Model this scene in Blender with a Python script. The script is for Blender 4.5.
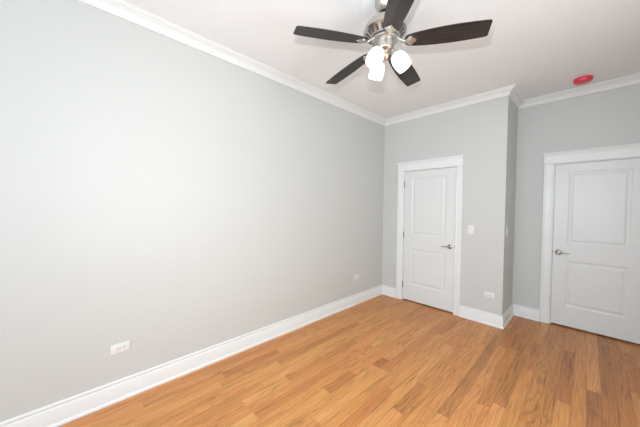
import bpy, bmesh, math, random
from mathutils import Vector, Matrix

for o in list(bpy.data.objects):
    bpy.data.objects.remove(o)
S = bpy.context.scene
COL = S.collection
PI = math.pi
V = Vector

# ---------------------------------------------------------------- camera
YAW, PITCH, ROLL = 0.8054, 0.0251, 0.0112
FPX = 257.5263
CAM = V((2.4219, -3.8180, 1.4736))
fw = V((-math.sin(YAW) * math.cos(PITCH), math.cos(YAW) * math.cos(PITCH), -math.sin(PITCH)))
r0 = V((math.cos(YAW), math.sin(YAW), 0))
u0 = r0.cross(fw)
rt = math.cos(ROLL) * r0 + math.sin(ROLL) * u0
up = -math.sin(ROLL) * r0 + math.cos(ROLL) * u0
cd = bpy.data.cameras.new('camera')
cd.sensor_width = 36
cd.lens = FPX * 36 / 640
cd.clip_start = 0.02
cam = bpy.data.objects.new('camera', cd)
COL.objects.link(cam)
M = Matrix((rt, up, -fw)).transposed().to_4x4()
M.translation = CAM
cam.matrix_world = M
S.camera = cam

# ---------------------------------------------------------------- light
S.view_settings.view_transform = 'Standard'
S.view_settings.look = 'None'
S.view_settings.exposure = 0.0
S.view_settings.gamma = 1.0

W = bpy.data.worlds.new('sky')
S.world = W
W.use_nodes = True
W.node_tree.nodes['Background'].inputs[0].default_value = (0.80, 0.90, 1.0, 1)
W.node_tree.nodes['Background'].inputs[1].default_value = 1.2


def lamp(name, typ, loc, energy, color, aim=None, **kw):
    d = bpy.data.lights.new(name, typ)
    d.energy = energy
    d.color = color
    for k, v in kw.items():
        setattr(d, k, v)
    o = bpy.data.objects.new(name, d)
    COL.objects.link(o)
    o.location = loc
    if aim is not None:
        o.rotation_euler = (V(aim) - V(loc)).to_track_quat('-Z', 'Y').to_euler()
    return o


# the photographer's flash just above the lens, and daylight from an assumed rear window and an added side one
lamp('window_daylight_side', 'AREA', (3.61, -2.6, 1.55), 56, (0.95, 0.99, 1.01), aim=(0, -2.6, 1.55),  # added to brighten the far corner, no such window known
     shape='RECTANGLE', size=1.35, size_y=1.75)
lamp('camera_flash', 'SPOT', (2.37, -3.80, 1.72), 117, (0.965, 1.0, 1.05), aim=V((2.37, -3.80, 1.72)) + fw + .08 * rt + .04 * up, shadow_soft_size=0.015,
     spot_size=math.radians(160), spot_blend=1.0)
lamp('window_daylight', 'AREA', (1.55, -6.76, 1.55), 98, (0.81, 0.965, 1.16), aim=(1.55, 0, 1.45),
     shape='RECTANGLE', size=2.35, size_y=1.75)

# ---------------------------------------------------------------- dimensions (metres)
ZB, ZT, CR = 2.8474, 2.9315, 0.0826        # crown bottom, ceiling, crown projection
PX, DY = 1.7172, 0.6171                    # closet corner, recess depth
XR, YR = 3.45, -6.60                       # right and rear walls
HB = 0.1537
D1L, D1R, D2L, D2R = 0.386, 1.148, 2.120, 2.882
ZD, CH = 2.045, 2.197

# ---------------------------------------------------------------- helpers


def tag(o, label=None, cat=None, group=None, kind=None):
    if label: o['label'] = label
    if cat: o['category'] = cat
    if group: o['group'] = group
    if kind: o['kind'] = kind
    return o


def link(name, bm, mat, parent=None, smooth=None):
    bmesh.ops.recalc_face_normals(bm, faces=bm.faces)
    me = bpy.data.meshes.new(name)
    bm.to_mesh(me)
    bm.free()
    if smooth:
        for p in me.polygons: p.use_smooth = True
        me.set_sharp_from_angle(angle=math.radians(smooth))
    for m in (mat if isinstance(mat, (list, tuple)) else [mat]):
        me.materials.append(m)
    o = bpy.data.objects.new(name, me)
    COL.objects.link(o)
    if parent: o.parent = parent
    return o


def empty(name, loc, rot=(0, 0, 0)):
    o = bpy.data.objects.new(name, None)
    COL.objects.link(o)
    o.location = loc
    o.rotation_euler = rot
    o.empty_display_size = 0.1
    return o


def box(bm, lo, hi, bevel=0.0, mtx=None, seg=2):
    r = bmesh.ops.create_cube(bm, size=1)
    vs = r['verts']
    for v in vs:
        v.co = V([lo[i] + (v.co[i] + .5) * (hi[i] - lo[i]) for i in range(3)])
    if bevel:
        es = list({e for v in vs for e in v.link_edges})
        q = bmesh.ops.bevel(bm, geom=es, offset=bevel, segments=seg, affect='EDGES', profile=.5)
        vs = list({v for f in q['faces'] for v in f.verts} | {v for v in vs if v.is_valid})
    if mtx:
        bmesh.ops.transform(bm, matrix=mtx, verts=vs)
    return vs


def lathe(bm, prof, n=40, mtx=None, cap=True):
    """prof: (radius, z) list from one end to the other, spun about z"""
    rings = []
    new = []
    for r, z in prof:
        if r < 1e-6:
            ring = [bm.verts.new((0, 0, z))]
        else:
            ring = [bm.verts.new((r * math.cos(2 * PI * i / n), r * math.sin(2 * PI * i / n), z)) for i in range(n)]
        rings.append(ring)
        new += ring
    for a, b in zip(rings, rings[1:]):
        for i in range(n):
            j = (i + 1) % n
            if len(a) == 1 and len(b) == 1: continue
            if len(a) == 1: bm.faces.new((a[0], b[i], b[j]))
            elif len(b) == 1: bm.faces.new((a[i], a[j], b[0]))
            else: bm.faces.new((a[i], a[j], b[j], b[i]))
    if cap:
        for rg in (rings[0], rings[-1]):
            if len(rg) > 2: bm.faces.new(rg)
    if mtx:
        bmesh.ops.transform(bm, matrix=mtx, verts=new)
    return new


def tube(bm, pts, rad, n=14):
    pts = [V(p) for p in pts]
    rings = []
    nrm = None
    for i, p in enumerate(pts):
        t = (pts[min(i + 1, len(pts) - 1)] - pts[max(i - 1, 0)]).normalized()
        if nrm is None:
            nrm = t.orthogonal().normalized()
        nrm = (nrm - t * nrm.dot(t)).normalized()
        b = t.cross(nrm)
        r = rad[i] if isinstance(rad, (list, tuple)) else rad
        rings.append([bm.verts.new(p + r * (math.cos(2 * PI * k / n) * nrm + math.sin(2 * PI * k / n) * b)) for k in range(n)])
    for a, b in zip(rings, rings[1:]):
        for k in range(n):
            j = (k + 1) % n
            bm.faces.new((a[k], a[j], b[j], b[k]))
    bm.faces.new(rings[0]); bm.faces.new(rings[-1])


def prism(bm, outline, z0, z1, bevel=0.0, mtx=None):
    """flat outline (x, y) extruded from z0 to z1"""
    a = [bm.verts.new((x, y, z0)) for x, y in outline]
    b = [bm.verts.new((x, y, z1)) for x, y in outline]
    n = len(a)
    f0 = bm.faces.new(a); f1 = bm.faces.new(b)
    for i in range(n):
        j = (i + 1) % n
        bm.faces.new((a[i], a[j], b[j], b[i]))
    vs = a + b
    if bevel:
        es = list(f0.edges) + list(f1.edges)
        q = bmesh.ops.bevel(bm, geom=es, offset=bevel, segments=2, affect='EDGES', profile=.5)
        vs = list({v for f in q['faces'] for v in f.verts} | {v for v in vs if v.is_valid})
        vs = list({v for x in vs for f in x.link_faces for v in f.verts} | set(vs))
    if mtx:
        bmesh.ops.transform(bm, matrix=mtx, verts=vs)
    return vs


# ---------------------------------------------------------------- materials
def nodes(name):
    m = bpy.data.materials.new(name)
    m.use_nodes = True
    nt = m.node_tree
    return m, nt, nt.nodes['Principled BSDF']


def paint(name, col, rough, bump=0.0, scale=400, spec=0.5):
    m, nt, b = nodes(name)
    b.inputs['Base Color'].default_value = (*col, 1)
    b.inputs['Roughness'].default_value = rough
    b.inputs['Specular IOR Level'].default_value = spec
    tc = nt.nodes.new('ShaderNodeTexCoord')
    n = nt.nodes.new('ShaderNodeTexNoise')
    n.inputs['Scale'].default_value = scale
    n.inputs['Detail'].default_value = 3
    nt.links.new(tc.outputs['Object'], n.inputs['Vector'])
    if bump:
        bp = nt.nodes.new('ShaderNodeBump')
        bp.inputs['Strength'].default_value = bump
        bp.inputs['Distance'].default_value = 0.0005
        nt.links.new(n.outputs['Fac'], bp.inputs['Height'])
        nt.links.new(bp.outputs['Normal'], b.inputs['Normal'])
    # slight roughness variation of a rolled paint
    mr = nt.nodes.new('ShaderNodeMapRange')
    mr.inputs['To Min'].default_value = rough - .03
    mr.inputs['To Max'].default_value = rough + .03
    nt.links.new(n.outputs['Fac'], mr.inputs['Value'])
    nt.links.new(mr.outputs['Result'], b.inputs['Roughness'])
    return m


M_WALL = paint('grey_wall_paint', (0.578, 0.588, 0.562), 0.55, 0.08)
M_CEIL = paint('ceiling_paint', (0.845, 0.86, 0.86), 0.85, 0.08)
M_TRIM = paint('white_trim_paint', (0.78, 0.795, 0.78), 0.35)
M_DOOR = paint('white_door_paint', (0.715, 0.73, 0.71), 0.38, 0.05, 250)
M_PLATE = paint('white_plastic', (0.76, 0.755, 0.735), 0.3)
M_SLOT = paint('dark_slot', (0.06, 0.06, 0.06), 0.6)
M_HINGE = paint('satin_steel_hinge', (0.22, 0.21, 0.20), 0.35)
M_HINGE.node_tree.nodes['Principled BSDF'].inputs['Metallic'].default_value = 1.0


def metal(name, col, rough, aniso=0.0):
    m, nt, b = nodes(name)
    b.inputs['Metallic'].default_value = 1
    b.inputs['Roughness'].default_value = rough
    tc = nt.nodes.new('ShaderNodeTexCoord')
    mp = nt.nodes.new('ShaderNodeMapping')
    mp.inputs['Scale'].default_value = (30, 30, 900)
    n = nt.nodes.new('ShaderNodeTexNoise')
    n.inputs['Scale'].default_value = 1
    cr = nt.nodes.new('ShaderNodeMixRGB')
    cr.inputs[1].default_value = (*[c * .9 for c in col], 1)
    cr.inputs[2].default_value = (*[min(1, c * 1.1) for c in col], 1)
    nt.links.new(tc.outputs['Object'], mp.inputs['Vector'])
    nt.links.new(mp.outputs['Vector'], n.inputs['Vector'])
    nt.links.new(n.outputs['Fac'], cr.inputs[0])
    nt.links.new(cr.outputs[0], b.inputs['Base Color'])
    return m


M_NICKEL = metal('brushed_nickel', (0.55, 0.525, 0.49), 0.36)
M_NICKEL_D = metal('nickel_handle', (0.42, 0.38, 0.34), 0.25)
M_BRASS = metal('warm_finial', (0.60, 0.50, 0.38), 0.3)


M_ROD = metal('dark_rod', (0.10, 0.095, 0.09), 0.4)


def wood_blade():
    m, nt, b = nodes('espresso_blade_wood')
    tc = nt.nodes.new('ShaderNodeTexCoord')
    mp = nt.nodes.new('ShaderNodeMapping')
    mp.inputs['Scale'].default_value = (6, 90, 90)
    n = nt.nodes.new('ShaderNodeTexNoise')
    n.inputs['Scale'].default_value = 1
    n.inputs['Detail'].default_value = 5
    cr = nt.nodes.new('ShaderNodeValToRGB')
    cr.color_ramp.elements[0].color = (0.014, 0.011, 0.010, 1)
    cr.color_ramp.elements[1].color = (0.034, 0.027, 0.025, 1)
    cr.color_ramp.elements[0].position = .35
    cr.color_ramp.elements[1].position = .7
    nt.links.new(tc.outputs['Object'], mp.inputs['Vector'])
    nt.links.new(mp.outputs['Vector'], n.inputs['Vector'])
    nt.links.new(n.outputs['Fac'], cr.inputs['Fac'])
    nt.links.new(cr.outputs['Color'], b.inputs['Base Color'])
    b.inputs['Roughness'].default_value = 0.42
    return m


M_BLADE = wood_blade()


def glass_shade():
    m, nt, b = nodes('lit_frosted_glass')
    b.inputs['Base Color'].default_value = (0.95, 0.94, 0.92, 1)
    b.inputs['Roughness'].default_value = 0.4
    b.inputs['Emission Color'].default_value = (1.0, 0.93, 0.84, 1)
    b.inputs['Emission Strength'].default_value = 0.9
    return m


M_SHADE = glass_shade()
M_BULB, _nt, _b = nodes('lit_bulb')
_b.inputs['Emission Color'].default_value = (1, 0.92, 0.8, 1)
_b.inputs['Emission Strength'].default_value = 2.5

M_RED, _nt, _b = nodes('red_plastic')
_b.inputs['Base Color'].default_value = (0.74, 0.055, 0.075, 1)
_b.inputs['Roughness'].default_value = 0.22
M_PINK, _nt, _b = nodes('pale_print')
_b.inputs['Base Color'].default_value = (0.85, 0.42, 0.42, 1)
_b.inputs['Roughness'].default_value = 0.35


def floor_wood():
    m, nt, b = nodes('red_oak_floor')
    L = nt.links.new
    N = nt.nodes.new

    def math_(op, a, bb=None):
        x = N('ShaderNodeMath'); x.operation = op
        for i, q in enumerate((a, bb)):
            if q is None: continue
            if isinstance(q, (int, float)): x.inputs[i].default_value = q
            else: L(q, x.inputs[i])
        return x.outputs[0]
    tone = N('ShaderNodeAttribute'); tone.attribute_name = 'tone'
    seed = N('ShaderNodeAttribute'); seed.attribute_name = 'seed'
    tc = N('ShaderNodeTexCoord')
    sx = N('ShaderNodeSeparateXYZ'); L(tc.outputs['Object'], sx.inputs[0])
    # every board reads its own slice of the grain
    gx = math_('ADD', sx.outputs[0], math_('MULTIPLY', seed.outputs['Fac'], 37.0))
    gy = math_('ADD', sx.outputs[1], math_('MULTIPLY', seed.outputs['Fac'], 91.0))
    cb = N('ShaderNodeCombineXYZ'); L(gx, cb.inputs[0]); L(gy, cb.inputs[1])
    L(math_('MULTIPLY', seed.outputs['Fac'], 13.0), cb.inputs[2])

    def noise(sc, scale, detail=3, dist=0.0):
        mp = N('ShaderNodeMapping'); mp.inputs['Scale'].default_value = sc
        L(cb.outputs[0], mp.inputs['Vector'])
        n = N('ShaderNodeTexNoise'); n.inputs['Scale'].default_value = scale
        n.inputs['Detail'].default_value = detail
        n.inputs['Distortion'].default_value = dist
        L(mp.outputs[0], n.inputs['Vector'])
        return n.outputs['Fac']
    fine = noise((190, 5, 1), 1.0, 4)
    broad = noise((9, 0.9, 1), 1.0, 2)
    field = noise((13, 1.1, 1), 1.0, 1.0, .25)
    rings = math_('PINGPONG', math_('MULTIPLY', field, 13.0), 0.5)      # cathedral contour lines
    rg = N('ShaderNodeMapRange'); L(rings, rg.inputs['Value'])
    rg.inputs['From Min'].default_value = 0.0; rg.inputs['From Max'].default_value = 0.22
    rg.inputs['To Min'].default_value = 1.0; rg.inputs['To Max'].default_value = 0.0
    ramp = N('ShaderNodeValToRGB')
    e = ramp.color_ramp.elements
    e[0].position = 0.0; e[0].color = (0.30, 0.125, 0.045, 1)
    e[1].position = 1.0; e[1].color = (0.74, 0.40, 0.15, 1)
    for p, c in ((0.25, (0.475, 0.192, 0.062, 1)), (0.5, (0.62, 0.268, 0.082, 1)), (0.75, (0.69, 0.322, 0.108, 1))):
        q = e.new(p); q.color = c
    t = math_('ADD', tone.outputs['Fac'], math_('MULTIPLY', math_('SUBTRACT', broad, 0.5), 0.45))
    L(t, ramp.inputs['Fac'])
    # pores and rings darken the wood
    pore = N('ShaderNodeMapRange'); L(fine, pore.inputs['Value'])
    pore.inputs['From Min'].default_value = 0.35; pore.inputs['From Max'].default_value = 0.62
    pore.inputs['To Min'].default_value = 0.80; pore.inputs['To Max'].default_value = 1.06
    rmask = noise((6, .35, 1), 1.0, 0)
    rm = N('ShaderNodeMapRange'); L(rmask, rm.inputs['Value'])
    rm.inputs['From Min'].default_value = .38; rm.inputs['From Max'].default_value = .54
    dk = math_('SUBTRACT', 1.0, math_('MULTIPLY', math_('MULTIPLY', rg.outputs[0], rm.outputs[0]), 0.30))
    # occasional dark mineral streaks
    st = noise((24, 1.6, 1), 1.0, 2, .4)
    sm = N('ShaderNodeMapRange'); L(st, sm.inputs['Value'])
    sm.inputs['From Min'].default_value = .70; sm.inputs['From Max'].default_value = .80
    sm.inputs['To Min'].default_value = 1.0; sm.inputs['To Max'].default_value = 0.55
    # medium oak figure: short dark dashes along the grain
    ds = noise((62, 2.6, 1), 1.0, 3, .3)
    dm = N('ShaderNodeMapRange'); L(ds, dm.inputs['Value'])
    dm.inputs['From Min'].default_value = .54; dm.inputs['From Max'].default_value = .70
    dm.inputs['To Min'].default_value = 1.03; dm.inputs['To Max'].default_value = 0.74
    val = math_('MULTIPLY', math_('MULTIPLY', math_('MULTIPLY', pore.outputs[0], dk), sm.outputs[0]), dm.outputs[0])
    mx = N('ShaderNodeMixRGB'); mx.blend_type = 'MULTIPLY'; mx.inputs[0].default_value = 1
    L(ramp.outputs['Color'], mx.inputs[1])
    cv = N('ShaderNodeCombineXYZ')
    for i in range(3): L(val, cv.inputs[i])
    L(cv.outputs[0], mx.inputs[2])
    # boards differ a little in hue, from pinkish brown to straw
    wn = N('ShaderNodeTexWhiteNoise'); wn.noise_dimensions = '1D'; L(seed.outputs['Fac'], wn.inputs['W'])
    hm = N('ShaderNodeMixRGB'); L(wn.outputs['Value'], hm.inputs[0])
    hm.inputs[1].default_value = (1.0, .90, .93, 1); hm.inputs[2].default_value = (1.0, 1.03, .98, 1)
    m2 = N('ShaderNodeMixRGB'); m2.blend_type = 'MULTIPLY'; m2.inputs[0].default_value = 1
    L(mx.outputs[0], m2.inputs[1]); L(hm.outputs[0], m2.inputs[2])
    L(m2.outputs[0], b.inputs['Base Color'])
    b.inputs['Roughness'].default_value = 0.36
    b.inputs['Specular IOR Level'].default_value = 0.38
    bp = N('ShaderNodeBump'); bp.inputs['Strength'].default_value = .15; bp.inputs['Distance'].default_value = .0005
    L(val, bp.inputs['Height']); L(bp.outputs['Normal'], b.inputs['Normal'])
    return m


M_FLOOR = floor_wood()
M_SEAM, _nt, _b = nodes('floor_seam')
_b.inputs['Base Color'].default_value = (0.13, 0.065, 0.035, 1)
_b.inputs['Roughness'].default_value = 0.7
M_PANE = bpy.data.materials.new('window_glass')
M_PANE.use_nodes = True
_nt = M_PANE.node_tree
_nt.nodes.clear()
_o = _nt.nodes.new('ShaderNodeOutputMaterial'); _t = _nt.nodes.new('ShaderNodeBsdfTransparent')
_g = _nt.nodes.new('ShaderNodeBsdfGlossy'); _g.inputs['Roughness'].default_value = 0.02
_x = _nt.nodes.new('ShaderNodeMixShader'); _x.inputs[0].default_value = 0.06
_nt.links.new(_t.outputs[0], _x.inputs[1]); _nt.links.new(_g.outputs[0], _x.inputs[2]); _nt.links.new(_x.outputs[0], _o.inputs[0])

# ---------------------------------------------------------------- floor boards
random.seed(11)
BW = 0.0825
X0 = 2.45 - 31 * BW
special = {   # row index -> [(y0, y1, tone)] ; other lengths filled at random
    31: [(-2.45, -0.78, 0.20), (-0.78, 0.74, 0.80)],
    32: [(-1.9, 0.74, 0.24)],
    33: [(-1.3, 0.74, 0.38)],
    30: [(-2.3, 0.74, 0.52)],
    29: [(-2.2, -1.12, 0.55), (-1.12, -0.12, 0.22)],
    28: [(-1.9, 0.0, 0.38)],
    27: [(-1.55, 0.2, 0.36)],
    25: [(-1.52, 0.74, 0.34)],
    24: [(-2.4, -1.6, 0.55), (-1.6, -0.9, 0.32)],
    22: [(-3.0, -1.93, 0.72), (-1.93, 0.05, 0.26)],
    21: [(-2.3, -0.6, 0.58)],
    20: [(-1.5, 0.0, 0.60)],
    19: [(-2.13, -1.72, 0.27), (-1.72, 0.0, 0.52)],
    18: [(-2.7, -0.9, 0.66)],
    16: [(-0.72, -0.2, 0.22), (-2.6, -0.72, 0.50)],
    15: [(-1.79, -0.1, 0.42), (-2.62, -1.79, 0.74)],
    14: [(-1.80, -1.63, 0.20), (-1.63, -0.02, 0.74)],
    13: [(-2.36, -2.03, 0.28), (-2.03, -1.3, 0.62)],
    12: [(-2.0, -0.6, 0.66)],
    11: [(-4.6, -2.9, 0.88), (-2.9, -2.0, 0.50)],
    8: [(-3.6, -2.70, 0.40), (-2.70, -1.6, 0.7)],
    6: [(-2.43, -1.2, 0.28)],
    4: [(-2.88, -2.32, 0.22), (-2.32, -.9, 0.62)],
}
bm = bmesh.new()
tl = bm.faces.layers.float.new('tone')
sl = bm.faces.layers.float.new('seed')
YA, YB = YR - .12, DY + .12
G = 0.00045
for r in range(-1, 44):
    xa = X0 + r * BW
    xb = xa + BW
    xa, xb = max(xa, -.12), min(xb, XR + .12)
    if xb - xa < .004: continue
    segs = list(special.get(r, []))
    segs.sort()
    out = []
    y = YA - random.uniform(0, .9)
    for s in segs + [(YB, None, None)]:
        while y < s[0] - 1e-6:
            l = random.choice((.45, .7, .9, 1.1, 1.3, 1.6)) * random.uniform(.85, 1.15)
            ye = y + l
            if s[0] - ye < .3: ye = s[0]
            tn = min(.88, max(.22, random.gauss(.57 if r < 23 else .47, .11)))  # right hand rows toned darker, light falloff painted into the boards
            out.append((y, min(ye, s[0]), tn))
            y = min(ye, s[0])
        if s[1] is not None:
            out.append(s); y = s[1]
    for ya, yb, tn in out:
        tn = .52 + (tn - .52) * .9
        ya, yb = max(ya, YA), min(yb, YB)
        if yb - ya < .02: continue
        c = [(xa + G, ya + G), (xb - G, ya + G), (xb - G, yb - G), (xa + G, yb - G)]
        vs = [bm.verts.new((x, yy, 0)) for x, yy in c]
        lo = [bm.verts.new((x, yy, -.004)) for x, yy in c]
        sd = random.random()
        fs = [bm.faces.new(vs)]
        for i in range(4):
            fs.append(bm.faces.new((vs[i], lo[i], lo[(i + 1) % 4], vs[(i + 1) % 4])))
        for f in fs: f[tl] = tn; f[sl] = sd
n0 = len(bm.faces)
sub = box(bm, (-.12, YA, -.06), (XR + .12, YB, -.004))
bm.faces.ensure_lookup_table()
for f in bm.faces[n0:]: f.material_index = 1
fl = link('floor', bm, [M_FLOOR, M_SEAM])
tag(fl, 'orange brown oak strip floor running towards the closet wall', 'floor', kind='structure')

# ---------------------------------------------------------------- walls and ceiling


def wall(name, axis, plane, thick, u0, u1, z0, z1, holes, label):
    """axis 'x': the wall runs along x at y = plane, else along y at x = plane; grows by thick away from the room"""
    us = sorted({u0, u1, *[h[0] for h in holes], *[h[1] for h in holes]})
    zs = sorted({z0, z1, *[h[2] for h in holes], *[h[3] for h in holes]})
    bm = bmesh.new()
    gv = {}

    def gvx(u, z):
        if (u, z) not in gv:
            gv[(u, z)] = bm.verts.new((u, plane, z) if axis == 'x' else (plane, u, z))
        return gv[(u, z)]
    for a, b in zip(us, us[1:]):
        for c, d in zip(zs, zs[1:]):
            mu, mz = (a + b) / 2, (c + d) / 2
            if any(h[0] < mu < h[1] and h[2] < mz < h[3] for h in holes): continue
            bm.faces.new((gvx(a, c), gvx(b, c), gvx(b, d), gvx(a, d)))
    q = bmesh.ops.extrude_face_region(bm, geom=list(bm.faces))
    mv = V((0, thick, 0)) if axis == 'x' else V((thick, 0, 0))
    bmesh.ops.translate(bm, vec=mv, verts=[g for g in q['geom'] if isinstance(g, bmesh.types.BMVert)])
    return tag(link(name, bm, M_WALL), label, 'wall', kind='structure')


JT = 0.021
hole1 = (D1L - JT, D1R + JT, 0.0, ZD + JT)
hole2 = (D2L - JT, D2R + JT, 0.0, ZD + JT)
WX0, WX1, WZ0, WZ1 = 0.35, 2.75, 0.65, 2.45
wall('wall_left', 'y', 0.0, -.12, YR - .12, DY + .12, 0, ZT, [], 'long plain light grey wall on the left')
wall('wall_back', 'x', 0.0, .12, 0, PX - .1, 0, ZT, [hole1], 'light grey wall around the smaller closet door')
wall('wall_side', 'y', PX, -.1, 0, DY, 0, ZT, [], 'narrow grey return wall between the two doors')
wall('wall_recess', 'x', DY, .12, 0, XR, 0, ZT, [hole2], 'light grey wall around the right hand door')
wall('wall_right', 'y', XR, .12, YR - .12, DY + .12, 0, ZT, [(-3.3, -1.9, .65, 2.45)], 'grey wall on the right outside the picture')
wall('wall_rear', 'x', YR, -.12, 0, XR, 0, ZT, [(WX0, WX1, WZ0, WZ1)], 'grey window wall behind the camera')
wall('wall_hallway', 'x', DY + .12, .05, D2L - .2, D2R + .2, 0, 2.3, [], 'hallway wall closing the space behind the right hand door')  # added panel against the opening, blocks light behind the door
bm = bmesh.new()
box(bm, (-.12, YR - .12, ZT), (XR + .12, DY + .12, ZT + .1))
tag(link('ceiling', bm, M_CEIL), 'plain white ceiling carrying the fan', 'ceiling', kind='structure')

# assumed window behind the camera, and an added one beside it, both unseen
def window(idx, loc, rz, w, h, lights, label):
    win = empty('window_%d' % idx, loc, (0, 0, rz))
    tag(win, label, 'window', kind='structure')
    hw, fwid = w / 2, .05
    bays = [-hw + fwid + (w - 2 * fwid) * i / lights for i in range(lights + 1)]
    bm = bmesh.new()
    for a, b in (((-hw, -.10, 0), (-hw + fwid, -.02, h)), ((hw - fwid, -.10, 0), (hw, -.02, h)),
                 ((-hw + fwid, -.10, 0), (hw - fwid, -.02, fwid)), ((-hw + fwid, -.10, h - fwid), (hw - fwid, -.02, h))):
        box(bm, a, b)
    for x in bays[1:-1]:
        box(bm, (x - .03, -.10, fwid), (x + .03, -.02, h - fwid))
    cells = [(bays[i] + (.03 if i else 0), bays[i + 1] - (.03 if i < lights - 1 else 0)) for i in range(lights)]
    for x0, x1 in cells:
        box(bm, (x0, -.08, h / 2 - .02), (x1, -.035, h / 2 + .02))
    link('window_frame', bm, M_TRIM, win)
    for x0, x1 in cells:
        for za, zb in ((fwid, h / 2 - .02), (h / 2 + .02, h - fwid)):
            bm = bmesh.new()
            box(bm, (x0, -.062, za), (x1, -.058, zb))
            link('window_pane', bm, M_PANE, win)
    bm = bmesh.new()
    for a, b in (((-hw - .09, 0, -.02), (-hw, .02, h)), ((hw, 0, -.02), (hw + .09, .02, h)), ((-hw - .1, 0, h), (hw + .1, .022, h + .12)),
                 ((-hw - .1, 0, -.05), (hw + .1, .05, -.02)), ((-hw - .09, 0, -.13), (hw + .09, .018, -.05))):
        box(bm, a, b, .002)
    link('window_casing', bm, M_TRIM, win)


window(1, ((WX0 + WX1) / 2, YR, WZ0), 0, WX1 - WX0, WZ1 - WZ0, 2, 'wide white double window in the wall behind the camera')
window(2, (XR, -2.6, .65), PI / 2, 1.4, 1.8, 1, 'white window in the right wall outside the picture')

# ---------------------------------------------------------------- crown moulding and baseboards
CROWN = [(0, ZB), (.012, ZB), (.016, ZB + .004), (.016, ZB + .012), (.012, ZB + .016), (.012, ZB + .021), (.018, ZB + .024),
         (.023, ZB + .034), (.031, ZB + .044), (.043, ZB + .052), (.054, ZB + .056), (.054, ZB + .062), (.060, ZB + .063),
         (.067, ZB + .066), (.073, ZB + .071), (.0765, ZB + .076), (CR, ZB + .077), (CR, ZT), (0, ZT)]
BASE = [(0, 0), (.027, 0), (.027, .012), (.023, .020), (.016, .023), (.016, .118), (.014, .123), (.010, .126), (.010, .136),
        (.012, .140), (.012, .147), (.007, HB), (0, HB)]


def sweep(bm, prof, p, q, n, mp, mq):
    """profile along p->q, inward normal n; mp / mq = neighbouring inward normal for a mitre, or None for a square end"""
    rings = []
    for pt, mm in ((p, mp), (q, mq)):
        ring = []
        for d, z in prof:
            o = V((pt[0], pt[1], z)) + V((n[0], n[1], 0)) * d
            if mm: o += V((mm[0], mm[1], 0)) * d
            ring.append(bm.verts.new(o))
        rings.append(ring)
    k = len(prof)
    for i in range(k):
        j = (i + 1) % k
        bm.faces.new((rings[0][i], rings[0][j], rings[1][j], rings[1][i]))
    bm.faces.new(rings[0]); bm.faces.new(rings[1])


nL, nB, nS, nC, nR, nW = (1, 0), (0, -1), (1, 0), (0, -1), (-1, 0), (0, 1)
crown = [((0, YR), (0, 0), nL, nW, nB, 'white crown moulding along the top of the long left wall'),
         ((0, 0), (PX, 0), nB, nL, nS, 'white crown moulding above the smaller closet door'),
         ((PX, 0), (PX, DY), nS, nB, nC, 'short crown moulding piece on the narrow return wall'),
         ((PX, DY), (XR, DY), nC, nS, nR, 'white crown moulding above the right hand door'),
         ((XR, DY), (XR, YR), nR, nC, nW, 'crown moulding on the right wall outside the picture'),
         ((XR, YR), (0, YR), nW, nR, nL, 'crown moulding on the window wall behind the camera')]
for i, (a, b, n, ma, mb, lab) in enumerate(crown):
    bm = bmesh.new()
    sweep(bm, CROWN, a, b, n, ma, mb)
    tag(link('trim_%d' % (i + 1), bm, M_TRIM, smooth=28), lab, 'crown moulding', kind='structure')
C1L, C1R, C2L, C2R = .277, 1.240, 2.011, 2.991
base = [('baseboard_left', (0, YR), (0, 0), nL, nW, nB, 'long white baseboard under the left wall'),
        ('baseboard_back', (0, 0), (C1L, 0), nB, nL, None, 'short white baseboard left of the closet door'),
        ('baseboard_back_right', (C1R, 0), (PX, 0), nB, None, nS, 'white baseboard between closet door and wall corner'),
        ('baseboard_side', (PX, 0), (PX, DY), nS, nB, nC, 'white baseboard on the narrow return wall'),
        ('baseboard_recess', (PX, DY), (C2L, DY), nC, nS, None, 'white baseboard left of the right hand door'),
        ('baseboard_recess_right', (C2R, DY), (XR, DY), nC, None, nR, 'white baseboard past the right hand door'),
        ('baseboard_right', (XR, DY), (XR, YR), nR, nC, nW, 'white baseboard on the right wall outside the picture'),
        ('baseboard_rear', (XR, YR), (0, YR), nW, nR, nL, 'white baseboard behind the camera')]
for nm, a, b, n, ma, mb, lab in base:
    bm = bmesh.new()
    sweep(bm, BASE, a, b, n, ma, mb)
    tag(link(nm, bm, M_TRIM, smooth=25), lab, 'baseboard', kind='structure')


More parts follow.
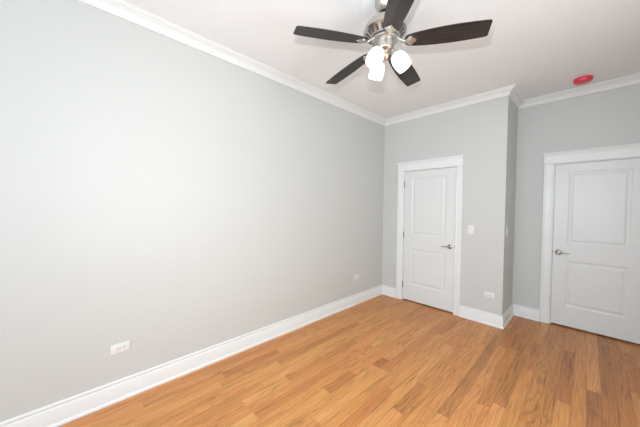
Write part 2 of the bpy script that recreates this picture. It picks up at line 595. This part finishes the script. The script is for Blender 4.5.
# ---------------------------------------------------------------- doors
def casing(idx, xl, xr, cl, cr_, y, label):
    """moulded side casings and capped header around a door; jamb lines the opening"""
    root = empty('trim_%d' % idx, ((xl + xr) / 2, y, 0))
    tag(root, label, 'door trim', kind='structure')
    ox = (xl + xr) / 2
    il, ir = xl - .009, xr + .009
    zc = ZD + .009

    def leg(edge_in, edge_out):
        s = 1 if edge_out > edge_in else -1
        w = abs(edge_out - edge_in)
        pr = [(0, 0), (0, .011), (.004, .014), (.010, .014), (.016, .010), (.024, .012), (w * .5, .015), (w - .026, .017), (w - .022, .013),
              (w - .018, .013), (w - .014, .021), (w - .004, .022), (w, .019), (w, 0)]
        bm = bmesh.new()
        a = [bm.verts.new((edge_in + s * d - ox, -h, 0)) for d, h in pr]
        b = [bm.verts.new((edge_in + s * d - ox, -h, zc)) for d, h in pr]
        k = len(pr)
        for i in range(k):
            j = (i + 1) % k
            bm.faces.new((a[i], a[j], b[j], b[i]))
        bm.faces.new(a); bm.faces.new(b)
        link('side_casing', bm, M_TRIM, root, smooth=25)
    leg(il, cl); leg(ir, cr_)
    bm = bmesh.new()
    pr = [(0, zc), (.020, zc), (.024, zc + .002), (.026, zc + .007), (.024, zc + .012), (.019, zc + .014), (.019, CH - .048), (.023, CH - .045), (.024, CH - .038),
          (.030, CH - .022), (.038, CH - .012), (.040, CH - .009), (.040, CH), (0, CH)]
    rings = []
    for xe, s in ((cl, -1), (cr_, 1)):
        ring = []
        for d, z in pr:
            ring.append(bm.verts.new((xe - ox + s * max(0, d - .019) * .55, -d, z)))
        rings.append(ring)
    k = len(pr)
    for i in range(k):
        j = (i + 1) % k
        bm.faces.new((rings[0][i], rings[0][j], rings[1][j], rings[1][i]))
    bm.faces.new(rings[0]); bm.faces.new(rings[1])
    link('header_casing', bm, M_TRIM, root, smooth=25)
    bm = bmesh.new()
    t = JT - .003
    box(bm, (xl - JT - ox, 0, 0), (xl - .003 - ox, .12, ZD + .003))
    box(bm, (xr + .003 - ox, 0, 0), (xr + JT - ox, .12, ZD + .003))
    box(bm, (xl - JT - ox, 0, ZD + .003), (xr + JT - ox, .12, ZD + JT))
    # stops the slab closes against
    box(bm, (xl - .003 - ox, .045, 0), (xl + .010 - ox, .06, ZD + .003))
    box(bm, (xr - .010 - ox, .045, 0), (xr + .003 - ox, .06, ZD + .003))
    box(bm, (xl + .010 - ox, .045, ZD - .010), (xr - .010 - ox, .06, ZD + .003))
    link('door_jamb', bm, M_TRIM, root)
    return root


def nested(bm, x0, x1, z0, z1, y):
    """moulded panel: sticking sinks in, a flat groove, then a raised field"""
    st = [(0, 0), (.006, .003), (.013, .0055), (.020, .0065), (.031, .0065), (.038, .0048), (.047, .0022), (.051, .002)]
    prev = None
    for ins, dep in st:
        a = [(x0 + ins, z0 + ins), (x1 - ins, z0 + ins), (x1 - ins, z1 - ins), (x0 + ins, z1 - ins)]
        cur = [bm.verts.new((x, y + dep, z)) for x, z in a]
        if prev:
            for i in range(4):
                j = (i + 1) % 4
                bm.faces.new((prev[i], prev[j], cur[j], cur[i]))
        prev = cur
    bm.faces.new(prev)


def door(idx, xl, xr, y, panels, handle_x, lever_dir, hinge_x, label):
    ox = xl
    w = xr - xl
    Z0 = .019
    fy = .009      # slab face just behind the casing plane
    bm = bmesh.new()
    us = [0, panels[0][0], panels[0][1], w]
    zs = [Z0, panels[1][2], panels[1][3], panels[0][2], panels[0][3], ZD]
    g = {}

    def vx(u, z):
        if (u, z) not in g: g[(u, z)] = bm.verts.new((u, fy, z))
        return g[(u, z)]
    for i in range(3):
        for k in range(5):
            if i == 1 and k in (1, 3): continue
            bm.faces.new((vx(us[i], zs[k]), vx(us[i + 1], zs[k]), vx(us[i + 1], zs[k + 1]), vx(us[i], zs[k + 1])))
    q = bmesh.ops.extrude_face_region(bm, geom=list(bm.faces))
    bmesh.ops.translate(bm, vec=(0, .0352, 0), verts=[v for v in q['geom'] if isinstance(v, bmesh.types.BMVert)])
    d = link('door_%d' % idx, bm, M_DOOR)
    d.location = (ox, y, 0)
    tag(d, label, 'door', kind='structure')
    for p in panels:
        bm = bmesh.new()
        nested(bm, p[0], p[1], p[2], p[3], fy)
        n = len(bm.verts)
        # back skin so that the panel is solid
        box(bm, (p[0], fy + .016, p[2]), (p[1], fy + .034, p[3]))
        link('panel', bm, M_DOOR, d)
    # lever handle
    hz = .935
    bm = bmesh.new()
    mt = Matrix.Translation((handle_x - ox, fy, hz)) @ Matrix.Rotation(PI / 2, 4, 'X')
    lathe(bm, [(.033, 0), (.033, .005), (.030, .009), (.022, .012), (.013, .014), (.012, .040), (.016, .044), (.016, .056), (.012, .060)], 36, mt)
    h = link('door_handle', bm, M_NICKEL_D, d, smooth=35)
    bm = bmesh.new()
    pts = []
    rad = []
    for i in range(13):
        t = i / 12
        pts.append((handle_x - ox + lever_dir * (.002 + .098 * t), fy - .050 - .006 * math.sin(PI * t), hz + .004 * math.sin(2 * PI * t)))
        rad.append(.0082 - .0034 * t)
    tube(bm, pts, rad)
    link('lever', bm, M_NICKEL_D, h, smooth=50)
    # latch plate on the slab edge
    bm = bmesh.new()
    le = (w - .0005) if handle_x - ox > w / 2 else -.0015
    box(bm, (le, fy + .003, hz - .028), (le + .002, fy + .030, hz + .028))
    box(bm, (le - .001 if le < 0 else le - .006, fy - .0015, hz - .016), (le + .007 if le < 0 else le + .003, fy + .002, hz + .016))
    link('latch_plate', bm, M_HINGE, d)
    for z in (1.845, 1.045, .25):
        bm = bmesh.new()
        hx = hinge_x - ox
        lathe(bm, [(.003, -.053), (.0055, -.050), (.0062, -.046), (.0062, .046), (.0055, .050), (.003, .053)], 16, Matrix.Translation((hx, fy - .007, z)))
        box(bm, (hx - .002, fy - .006, z - .045), (hx + .002, fy + .001, z + .045))
        link('hinge', bm, M_HINGE, d, smooth=35)
    return d


casing(7, D1L, D1R, C1L, C1R, 0.0, 'white moulded frame around the smaller closet door')
casing(8, D2L, D2R, C2L, C2R, DY, 'white moulded frame around the right hand door')
PAN1 = [(.121, .640, 1.055, 1.948), (.121, .640, .272, .835)]
PAN2 = [(.128, .634, 1.055, 1.943), (.128, .634, .268, .840)]
door(1, D1L, D1R, 0.0, PAN1, 1.086, -1, D1L - .003, 'white two panel closet door with lever on its right edge')
door(2, D2L, D2R, DY, PAN2, 2.176, 1, D2R + .003, 'white two panel door at right edge, lever on its left')


# ---------------------------------------------------------------- outlets and switches
def local(loc, wall_n):
    """frame whose -y faces the room: wall_n 'back' faces -y, 'left' faces +x"""
    return loc, (0, 0, 0) if wall_n == 'back' else (0, 0, PI / 2)


def plate_bm(w, h):
    bm = bmesh.new()
    box(bm, (-w / 2, -.006, -h / 2), (w / 2, 0, h / 2), .0025)
    return bm


def outlet(loc, wn, label):
    root = empty('wall_outlet', *local(loc, wn))
    tag(root, label, 'outlet', 'white wall outlets')
    link('face_plate', plate_bm(.116, .072), M_PLATE, root, smooth=40)
    for s in (-1, 1):
        bm = bmesh.new()
        ol = []
        for i in range(24):
            a = 2 * PI * i / 24
            ol.append((s * .0195 + max(-.0145, min(.0145, .0175 * math.cos(a))), .0168 * math.sin(a)))
        prism(bm, ol, 0, .0075, .0006, Matrix.Rotation(PI / 2, 4, 'X'))
        rc = link('receptacle', bm, M_PLATE, root)
        bm = bmesh.new()
        for z in (-.006, .006):
            box(bm, (s * .0195 - .005, -.0079, z - .0012), (s * .0195 + .004, -.0074, z + .0012))
        lathe(bm, [(.0026, .0074), (.0026, .0079)], 12, Matrix.Translation((s * .0195 + .0095, 0, 0)) @ Matrix.Rotation(PI / 2, 4, 'X'))
        link('slot', bm, M_SLOT, rc)
    bm = bmesh.new()
    lathe(bm, [(.0032, .0055), (.0032, .0068), (.002, .0074)], 14, Matrix.Rotation(PI / 2, 4, 'X'))
    link('screw', bm, M_HINGE, root)
    return root


def switch(loc, wn, label):
    root = empty('light_switch', *local(loc, wn))
    tag(root, label, 'light switch', 'white light switches')
    link('face_plate', plate_bm(.074, .116), M_PLATE, root, smooth=40)
    bm = bmesh.new()
    pr = [(-.0055, -.033), (-.0085, -.032), (-.0066, 0), (-.0095, .032), (-.0055, .033)]
    a = [bm.verts.new((-.0165, y, z)) for y, z in pr]
    b = [bm.verts.new((.0165, y, z)) for y, z in pr]
    for i in range(5):
        j = (i + 1) % 5
        bm.faces.new((a[i], a[j], b[j], b[i]))
    bm.faces.new(a); bm.faces.new(b)
    link('rocker', bm, M_PLATE, root)
    for z in (-.0475, .0475):
        bm = bmesh.new()
        lathe(bm, [(.003, .0055), (.003, .0066), (.002, .0071)], 12, Matrix.Translation((0, 0, z)) @ Matrix.Rotation(PI / 2, 4, 'X'))
        link('screw', bm, M_PLATE, root)
    return root


outlet((0, -3.567, .394), 'left', 'white horizontal wall outlet low on the left wall, nearest the camera')
outlet((0, -.703, .411), 'left', 'small looking white outlet low on the left wall near the far corner')
outlet((1.576, 0, .377), 'back', 'white horizontal outlet low between closet door and wall corner')
switch((1.346, 0, 1.197), 'back', 'white light switch beside the closet door frame')
switch((PX, .137, 1.19), 'left', 'white light switch on the narrow shaded return wall')

# ---------------------------------------------------------------- red dust cover on the ceiling detector
det = empty('smoke_detector', (2.345, .275, ZT))
tag(det, 'round smoke detector under a bright red dust cover on the ceiling', 'smoke detector')
bm = bmesh.new()
lathe(bm, [(.052, 0), (.052, -.006)], 40)
link('mounting_base', bm, M_PLATE, det)
bm = bmesh.new()
lathe(bm, [(.072, -.003), (.077, -.004), (.078, -.012), (.076, -.034), (.071, -.042), (.061, -.046), (.056, -.0445), (.051, -.047), (0, -.048)], 48, cap=False)
cv = link('dust_cover', bm, M_RED, det, smooth=40)
tag(cv, 'bright red plastic dust cover')

# ---------------------------------------------------------------- ceiling fan
FX, FY, ZBL = 1.396, -2.219, 2.60
fan = empty('ceiling_fan', (FX, FY, ZT))
tag(fan, 'brushed nickel ceiling fan with five dark brown blades and three lit glass shades', 'ceiling fan')


def fz(z): return z - ZT


bm = bmesh.new()
lathe(bm, [(.071, 0), (.073, -.006), (.072, -.020), (.068, -.036), (.060, -.053), (.048, -.067), (.036, -.075), (.029, -.077), (.027, -.073)], 40)
link('canopy', bm, M_NICKEL, fan, smooth=35)
bm = bmesh.new()
lathe(bm, [(.028, -.068), (.027, -.0755), (.012, -.076), (.012, fz(2.79))], 24)  # wide dark collar stands in for the shaded hole in the canopy
dr = link('downrod', bm, M_ROD, fan, smooth=35)
bm = bmesh.new()
lathe(bm, [(.018, fz(2.812)), (.026, fz(2.809)), (.034, fz(2.800)), (.060, fz(2.796)), (.095, fz(2.785)), (.123, fz(2.766)), (.140, fz(2.742)),
           (.147, fz(2.718)), (.147, fz(2.706)), (.143, fz(2.702)), (.138, fz(2.699)), (.098, fz(2.668)), (.090, fz(2.666))], 64)
mh = link('motor_housing', bm, M_NICKEL, fan, smooth=35)
sl_ang = math.atan2(.031, .040)
bm = bmesh.new()
for i in range(22):                                            # dark vent slots around the sloping underside
    a = 2 * PI * i / 22
    mt = Matrix.Rotation(a, 4, 'Z') @ Matrix.Translation((.119, 0, fz(2.6838))) @ Matrix.Rotation(-sl_ang, 4, 'Y')
    box(bm, (-.0185, -.0065, -.003), (.0185, .0065, .0012), .001, mt, 1)
vs_ = link('vent_slots', bm, M_SLOT, mh)
bm = bmesh.new()
lathe(bm, [(.082, fz(2.670)), (.082, fz(2.658))], 48)
link('motor_gap', bm, M_SLOT, mh)
bm = bmesh.new()
lathe(bm, [(.088, fz(2.661)), (.092, fz(2.657)), (.092, fz(2.647)), (.086, fz(2.643)), (.064, fz(2.642))], 48)
link('flywheel', bm, M_NICKEL, fan, smooth=35)
bm = bmesh.new()
lathe(bm, [(.068, fz(2.645)), (.068, fz(2.637)), (.064, fz(2.633)), (.064, fz(2.586)), (.061, fz(2.579)), (.050, fz(2.573)), (.034, fz(2.568)), (.030, fz(2.566))], 48)
link('switch_housing', bm, M_NICKEL, fan, smooth=35)
bm = bmesh.new()
lathe(bm, [(.030, fz(2.570)), (.034, fz(2.560)), (.034, fz(2.540)), (.026, fz(2.526)), (.012, fz(2.519)), (.007, fz(2.511)), (0, fz(2.508))], 32)
tag(link('finial', bm, M_BRASS, fan, smooth=40), 'warm brass toned finial')

# blades: outline in the blade's own frame, x along the blade
up_edge = [(.135, .020), (.142, .034), (.160, .045), (.20, .053), (.28, .062), (.38, .068), (.46, .069), (.54, .066), (.61, .0625), (.633, .060), (.642, .053)]
lo_edge = [(.135, -.020), (.142, -.034), (.160, -.045), (.20, -.053), (.28, -.062), (.38, -.068), (.46, -.069), (.54, -.066), (.61, -.0625), (.634, -.060), (.642, -.053)]
OUT = up_edge + lo_edge[::-1]
BT = .006
PHI0 = -2.054
PIT = math.radians(-12)
ZHUB, SAG = 2.631, .05
iron_plate = [(.122, .010), (.142, .011), (.154, .022), (.163, .035), (.174, .039), (.184, .033), (.190, .022), (.205, .012), (.215, 0)]
iron_plate = iron_plate + [(x, -y) for x, y in iron_plate[-2::-1]]
bmb = bmesh.new()
prism(bmb, OUT, -BT / 2, BT / 2, .0015)
blade_proto = link('blade', bmb, M_BLADE)
bmi = bmesh.new()
prism(bmi, iron_plate, -BT / 2 - .006, -BT / 2, .0012)
for px_, py_ in ((.170, .023), (.170, -.023), (.198, 0)):
    lathe(bmi, [(.005, -BT / 2 - .006), (.005, -BT / 2 - .0075), (.003, -BT / 2 - .009)], 12, Matrix.Translation((px_, py_, 0)))
plate_me = link('iron_plate', bmi, M_NICKEL, smooth=30)
for k in range(5):
    a = PHI0 - k * 2 * PI / 5
    rz = Matrix.Rotation(a, 4, 'Z')
    bmx = Matrix.Translation((0, 0, fz(ZHUB))) @ rz @ Matrix.Rotation(SAG, 4, 'Y') @ Matrix.Rotation(PIT, 4, 'X')
    b = blade_proto if k == 0 else blade_proto.copy()
    if k: COL.objects.link(b)
    b.parent = fan
    b.matrix_local = bmx
    bm = bmesh.new()
    pts = []
    for i in range(9):
        t = i / 8
        e = t * t * (3 - 2 * t)
        pts.append((.078 + .060 * t, 0, fz(2.651) * (1 - e) + fz(ZHUB - .012) * e))
    for dy_ in (-.011, .011):
        tube(bm, [rz @ V((x, dy_ * (1 - .55 * i / 8), z)) for i, (x, y, z) in enumerate(pts)], [.0085 - .002 * i / 8 for i in range(9)], 10)
    iron = link('blade_iron', bm, M_NICKEL, fan, smooth=40)
    p = plate_me if k == 0 else plate_me.copy()
    if k: COL.objects.link(p)
    p.parent = iron
    p.matrix_local = bmx

# three bell shades on short arms
TILT = math.radians(34)
for k in range(3):
    a = math.radians(31 + 120 * k)
    rz = Matrix.Rotation(a, 4, 'Z')
    st = V((.064, 0, fz(2.562)))
    mt = rz @ Matrix.Translation(st) @ Matrix.Rotation(-TILT, 4, 'Y')      # local -z runs down and out
    bm = bmesh.new()
    tube(bm, [rz @ V((.040, 0, fz(2.577))), rz @ V((.055, 0, fz(2.576))), rz @ V((.064, 0, fz(2.566))), mt @ V((0, 0, -.010))], .010, 12)
    lathe(bm, [(.010, .004), (.022, 0), (.030, -.008), (.031, -.026), (.028, -.028)], 28, mt)
    arm = link('lamp_arm', bm, M_NICKEL, fan, smooth=40)
    bm = bmesh.new()
    outer = [(.026, -.020), (.036, -.025), (.045, -.036), (.051, -.052), (.0545, -.072), (.0555, -.095), (.054, -.118), (.051, -.138)]
    inner = [(r - .003, z) for r, z in outer][::-1]
    vs = lathe(bm, outer + inner, 36, mt, cap=False)
    s = link('lamp_shade', bm, M_SHADE, fan, smooth=60)
    bm = bmesh.new()
    lathe(bm, [(.012, -.026), (.013, -.050), (.022, -.070), (.026, -.088), (.022, -.104), (.010, -.113), (0, -.115)], 24, mt)
    link('light_bulb', bm, M_BULB, s, smooth=60)
